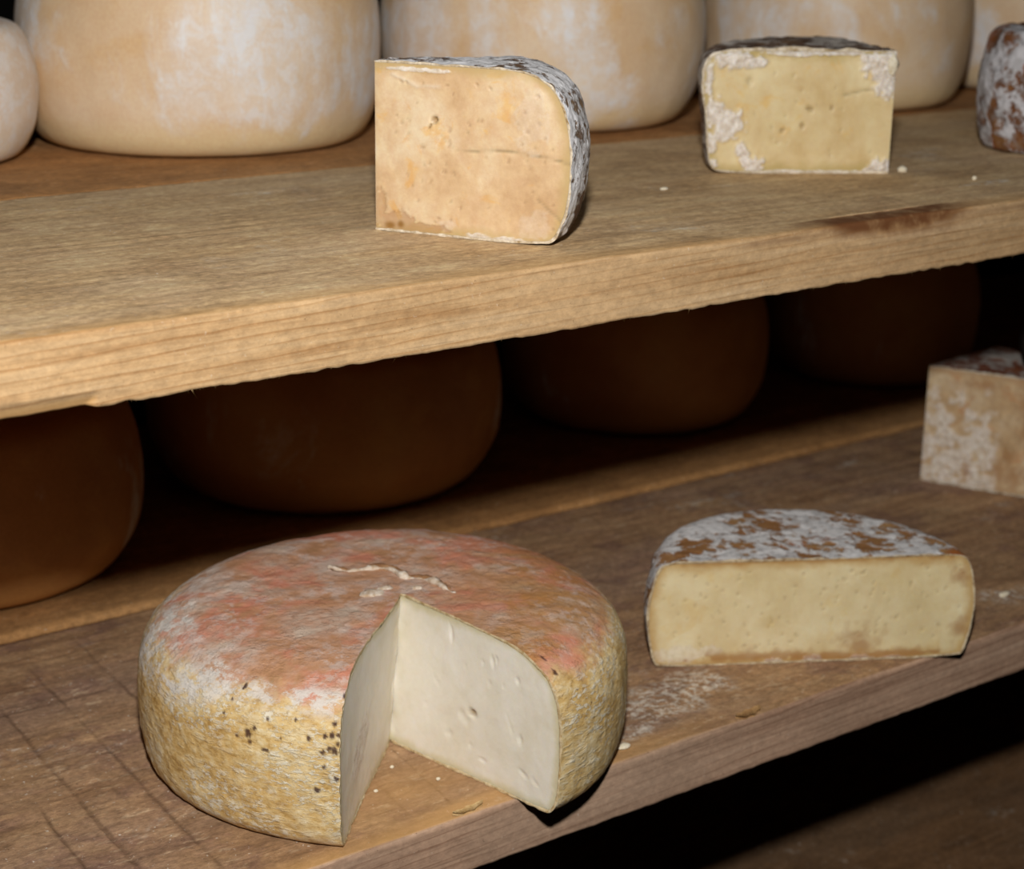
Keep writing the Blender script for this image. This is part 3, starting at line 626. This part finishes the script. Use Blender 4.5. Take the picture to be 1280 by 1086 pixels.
def w_face(fi, S, Z):
    d, m = dents(S, Z, WH)
    mo = blobs(S, Z, [(.110, .038, .007, .008), (.101, .030, .011, .009), (.104, .025, .007, .006), (.112, .018, .005, .006), (.0935, .0145, .0045, .0045), (.090, .0085, .004, .006), (.085, .005, .007, .0045), (.101, .0690, .013, .0055), (.088, .067, .009, .0035), (.1145, .058, .0025, .010),
                         (.008, .066, .013, .010), (.004, .056, .008, .009), (.014, .070, .008, .004), (.004, .003, .009, .006), (.030, .0008, .030, .0012), (.065, .0008, .025, .0014), (.060, .0728, .018, .0020), (.035, .0730, .018, .0014), (.113, .006, .006, .003)], 6, .65, 380)
    n = fbm(np.stack([S*520, Z*520, S*0], -1), 3, 8)
    c = np.exp(-((poly_dist(S, Z, CR))/.0007)**2)*.8
    deep = dents(S, Z, WH[:4])[1]
    return d + mo*(.0016 + .0014*n) - .0012*c, {'mould': mo, 'crack': np.maximum(c*.7, m*.25), 'deep': deep*.75}
cut_cheese(root, [(0, .0752), (.060, .0756), (.095, .0754), (.1110, .0745), (.1185, .067), (.1195, .052), (.1165, .038), (.1150, .018), (.1130, .004), (.106, 0), (0, 0)], 70, 148.7, .0014, NR2, m_plain('wedge_rind_lip', hexc('#937a4e'), hexc('#e6ddcb'), 170), WP, 7, w_face, amp=.0014, freq=120, step=.0013, jag=.0009, fine=.0009, oval=0, lump=0)
lump('mould_lump', (-.002, .001, .0665), (.0045, .0035, .0065), CRUMB, root, 12)['label'] = 'white crumbly lump of mould on the upper right corner'

# ---------------------------------------------------------------- half wheel
root = thing('half_cheese', 'half wheel with a straw-yellow cut face and a white and rust mottled top', 'cheese', (.7439, .7028, 0), math.radians(-29.2))
NR3 = m_natural('white_rust_rind', [hexc('#70492a'), hexc('#946a42'), hexc('#a98559')], hexc('#d6d5d4'), .080, 100, orange=.7)
HP = m_paste('straw_paste', hexc('#ccb88a'), hexc('#d5c398'), hexc('#dbcda6'), hexc('#b69259'), .0075, hexc('#cfae68'), .3)
rq = random.Random(5)
def hh(fi):
    return [(rq.uniform(.004, .092), rq.uniform(.010, .060), rq.uniform(.0006, .0016), rq.uniform(.0004, .0009), rq.uniform(.0003, .0008), rq.uniform(-.2, 1.2)) for _ in range(60)]
HH = {0: hh(0), 1: hh(1)}
def h_face(fi, S, Z):
    d, m = dents(S, Z, HH[fi]); sg = S if fi == 0 else -S
    br = .25*sum(blobs(sg, Z, [(.030, .010, .010*q, .008*q), (.012, .0035, .025, .0030*q), (-.035, .005, .032, .0035*q), (.055, .0035, .022, .003*q), (.089, .053, .005*q, .006*q), (.091, .018, .004*q, .006*q), (0, .0655, .10, .0016*q)], 3, .8, 240) for q in (.55, .85, 1.2, 1.6))
    pk = blobs(sg, Z, [(-.080, .008, .014, .006), (-.060, .010, .008, .003)], 5, .5, 300)*.4
    mo = blobs(sg, Z, [(-.022, .0012, .005, .0026), (.001, .0015, .006, .0032), (.030, .0015, .007, .0026), (.050, .001, .006, .0018)], 6, .5)*.8
    return d + .0008*mo, {'brown': br*.75, 'mould': np.maximum(pk, mo), 'crack': m*.4}
cut_cheese(root, [(0, .0660), (.070, .0665), (.0880, .0665), (.0945, .062), (.0985, .046), (.1000, .033), (.0985, .018), (.0950, .004), (.0925, 0), (0, 0)], 0, 180, .0013, NR3, m_plain('half_wheel_rind_lip', hexc('#7d5f3a'), hexc('#d4c5a6'), 170), HP, 9, h_face, amp=.0010, freq=120, step=.0013, jag=.0010, fine=.0009, oval=0, lump=0)

# ---------------------------------------------------------------- right-hand pieces
root = thing('cheese_wedge', 'tall wedge with a white-mottled peach face and red-brown top, right edge of the lower shelf', 'cheese', (1.0621, .9002, 0))
NR4 = m_natural('grey_red_rind', [hexc('#5c2f1b'), hexc('#7c4326'), hexc('#8f5a3a')], hexc('#b5aea6'), .065, 90, grey=.35)
RP = m_paste('mottled_peach_paste', hexc('#b3946c'), hexc('#bea37e'), hexc('#c8b392'), hexc('#b0906a'), .006, hexc('#b9804e'), .5, mottle=.25)
def r_face(fi, S, Z):
    n = fbm(np.stack([S*150, Z*210, S*0], -1), 3, 4); n2 = fbm(np.stack([S*420, Z*420, S*0], -1), 3, 6)
    mo = sstep(-.16, .30, n + .25*n2 + .35*sstep(.062, .045, Z) - .1)*sstep(.060, .053, S + .002*n2)*sstep(.088, .070, Z + .006*n)
    br = .28*sum(blobs(S, Z, [(.066, .030, .006*q, .006*q), (.060, .018, .006*q, .008*q), (.072, .014, .008*q, .008*q), (.035, .014, .003*q, .006*q), (.043, .083, .012*q, .003*q), (.080, .066, .008*q, .022*q)], 5, .9, 300) for q in (.5, .8, 1.1, 1.5))
    return .0012*mo*(.6 + n2), {'mould': mo*.85, 'brown': br*.6}
cut_cheese(root, [(0, .0925), (.060, .0925), (.095, .0925), (.1140, .085), (.1190, .060), (.1190, .030), (.1140, .006), (.105, 0), (0, 0)], -65.3, 6, .0015, NR4, m_plain('mottled_rind_lip', hexc('#8a7350'), hexc('#dcd4c4'), 170), RP, 11, r_face, amp=.0013, freq=110, step=.0016, jag=.0014, fine=.0012, oval=0, lump=0)
TM = m_natural('mottled_tomme_rind', [hexc('#3a2a20'), hexc('#6f4527'), hexc('#8f6b44')], hexc('#bdbbbd'), .075, 75, orange=.6, grey=.45)
wheel('small_cheese', 'small round cheese with mottled white and rust rind, right edge of the upper shelf', None, (1.0343, .7912, HU), round_ctrl(.0487, .083, .016, .014), TM, 14, amp=.0018, step=.0013, freq=120)
DK = m_natural('black_rind', [hexc('#120e0c'), hexc('#1c1613'), hexc('#2a211c')], hexc('#5a5856'), -.06, 90)
wheel('small_cheese', 'dark rinded cheese lying on top of the tall wedge, just showing at the right edge', None, (1.1381, .8375, .0925), round_ctrl(.0321, .046, .012, .010), DK, 15, amp=.0006, step=.0015)

# ---------------------------------------------------------------- crumbs and chips
def crumb(name, label, group, c, rad, m, seed): return tag(lump(name, c, rad, m, None, seed, 1., 2), label, 'crumb', group)
crumb('cheese_crumb', 'white crumb beside the lower right corner of the yellow wedge', None, (.8735, .7747, HU + .0016), (.0036, .0026, .0022), CRUMB, 1)
crumb('cheese_crumb', 'small pale crumb in front of the big wheels between quarter and yellow wedge', None, (.7022, .8027, HU + .0006), (.0030, .0016, .0010), CRUMB, 2)
crumb('cheese_crumb', 'tiny crumb above the chalky smear at the right of the upper plank', None, (.8880, .7300, HU + .0012), (.0016, .0014, .0014), CRUMB, 3)
crumb('cheese_crumb', 'dark crumb at the right lower corner of the half wheel', None, (.8300, .6690, .0014), (.0030, .0024, .0018), DARKCR, 4)
crumb('cheese_crumb', 'white crumb just right of the cut wheel near the plank edge', None, (.5809, .6792, .0010), (.0042, .0024, .0016), CRUMB, 5)
crumb('cheese_crumb', 'white crumb on the plank right of the half wheel', None, (.9244, .7054, .0012), (.0050, .0022, .0018), CRUMB, 6)
for k, (x, y, l) in enumerate(((.4458, .7133, 'tiny pale crumb in the notch, nearest the left cut face'), (.4666, .7306, 'tiny pale crumb in the notch, nearest its tip'), (.4790, .7060, 'tiny pale crumb in the notch, nearest the right cut face'))):
    crumb('cheese_crumb', l, 'crumbs in the notch', (x, y, .0007), (.0012, .0010, .0009), CRUMB, 20 + k)
# lifted splinters of wood on the front arris of the lower plank
def chip(label, c, l, w_, rz, m):
    u = np.linspace(-1, 1, 15); V = []
    for a in u:
        ww = w_*(1 - abs(a)**2.2)**.6*(1 + .2*math.sin(a*9)) + 1e-5
        for b in (-1, 0, 1): V.append((a*l, b*ww, .0013 + .0012*a*a - .0009*b*b))
    n = len(u)*3; V = np.array(V + [(x, y, z - .0012) for x, y, z in V])
    F = [tuple((i*3 + j, (i+1)*3 + j, (i+1)*3 + j + 1, i*3 + j + 1)) for i in range(14) for j in range(2)]
    F += [tuple(n + q for q in f[::-1]) for f in F]
    rim = [i*3 for i in range(15)] + [44, ] + [i*3 + 2 for i in range(13, -1, -1)]
    rim = [i*3 for i in range(15)] + [43] + [i*3 + 2 for i in range(14, -1, -1)] + [1]
    F += [(rim[i], rim[(i+1) % len(rim)], n + rim[(i+1) % len(rim)], n + rim[i]) for i in range(len(rim))]
    o = mesh_obj('wood_chip', V, F, m); o.location = c; o.rotation_euler = (0, 0, rz); return tag(o, label, 'wood chip')
CH = m_plain('chip_wood', hexc('#8a6440'), hexc('#b99463'), 200)
chip('loose oval wood chip on the plank edge below the half wheel', (.6645, .6720, .0002), .0105, .0032, .12, CH)
chip('pale torn wood splinter on the plank edge before the notch of the cut wheel', (.4735, .6715, .0002), .010, .0022, .1, FIB)
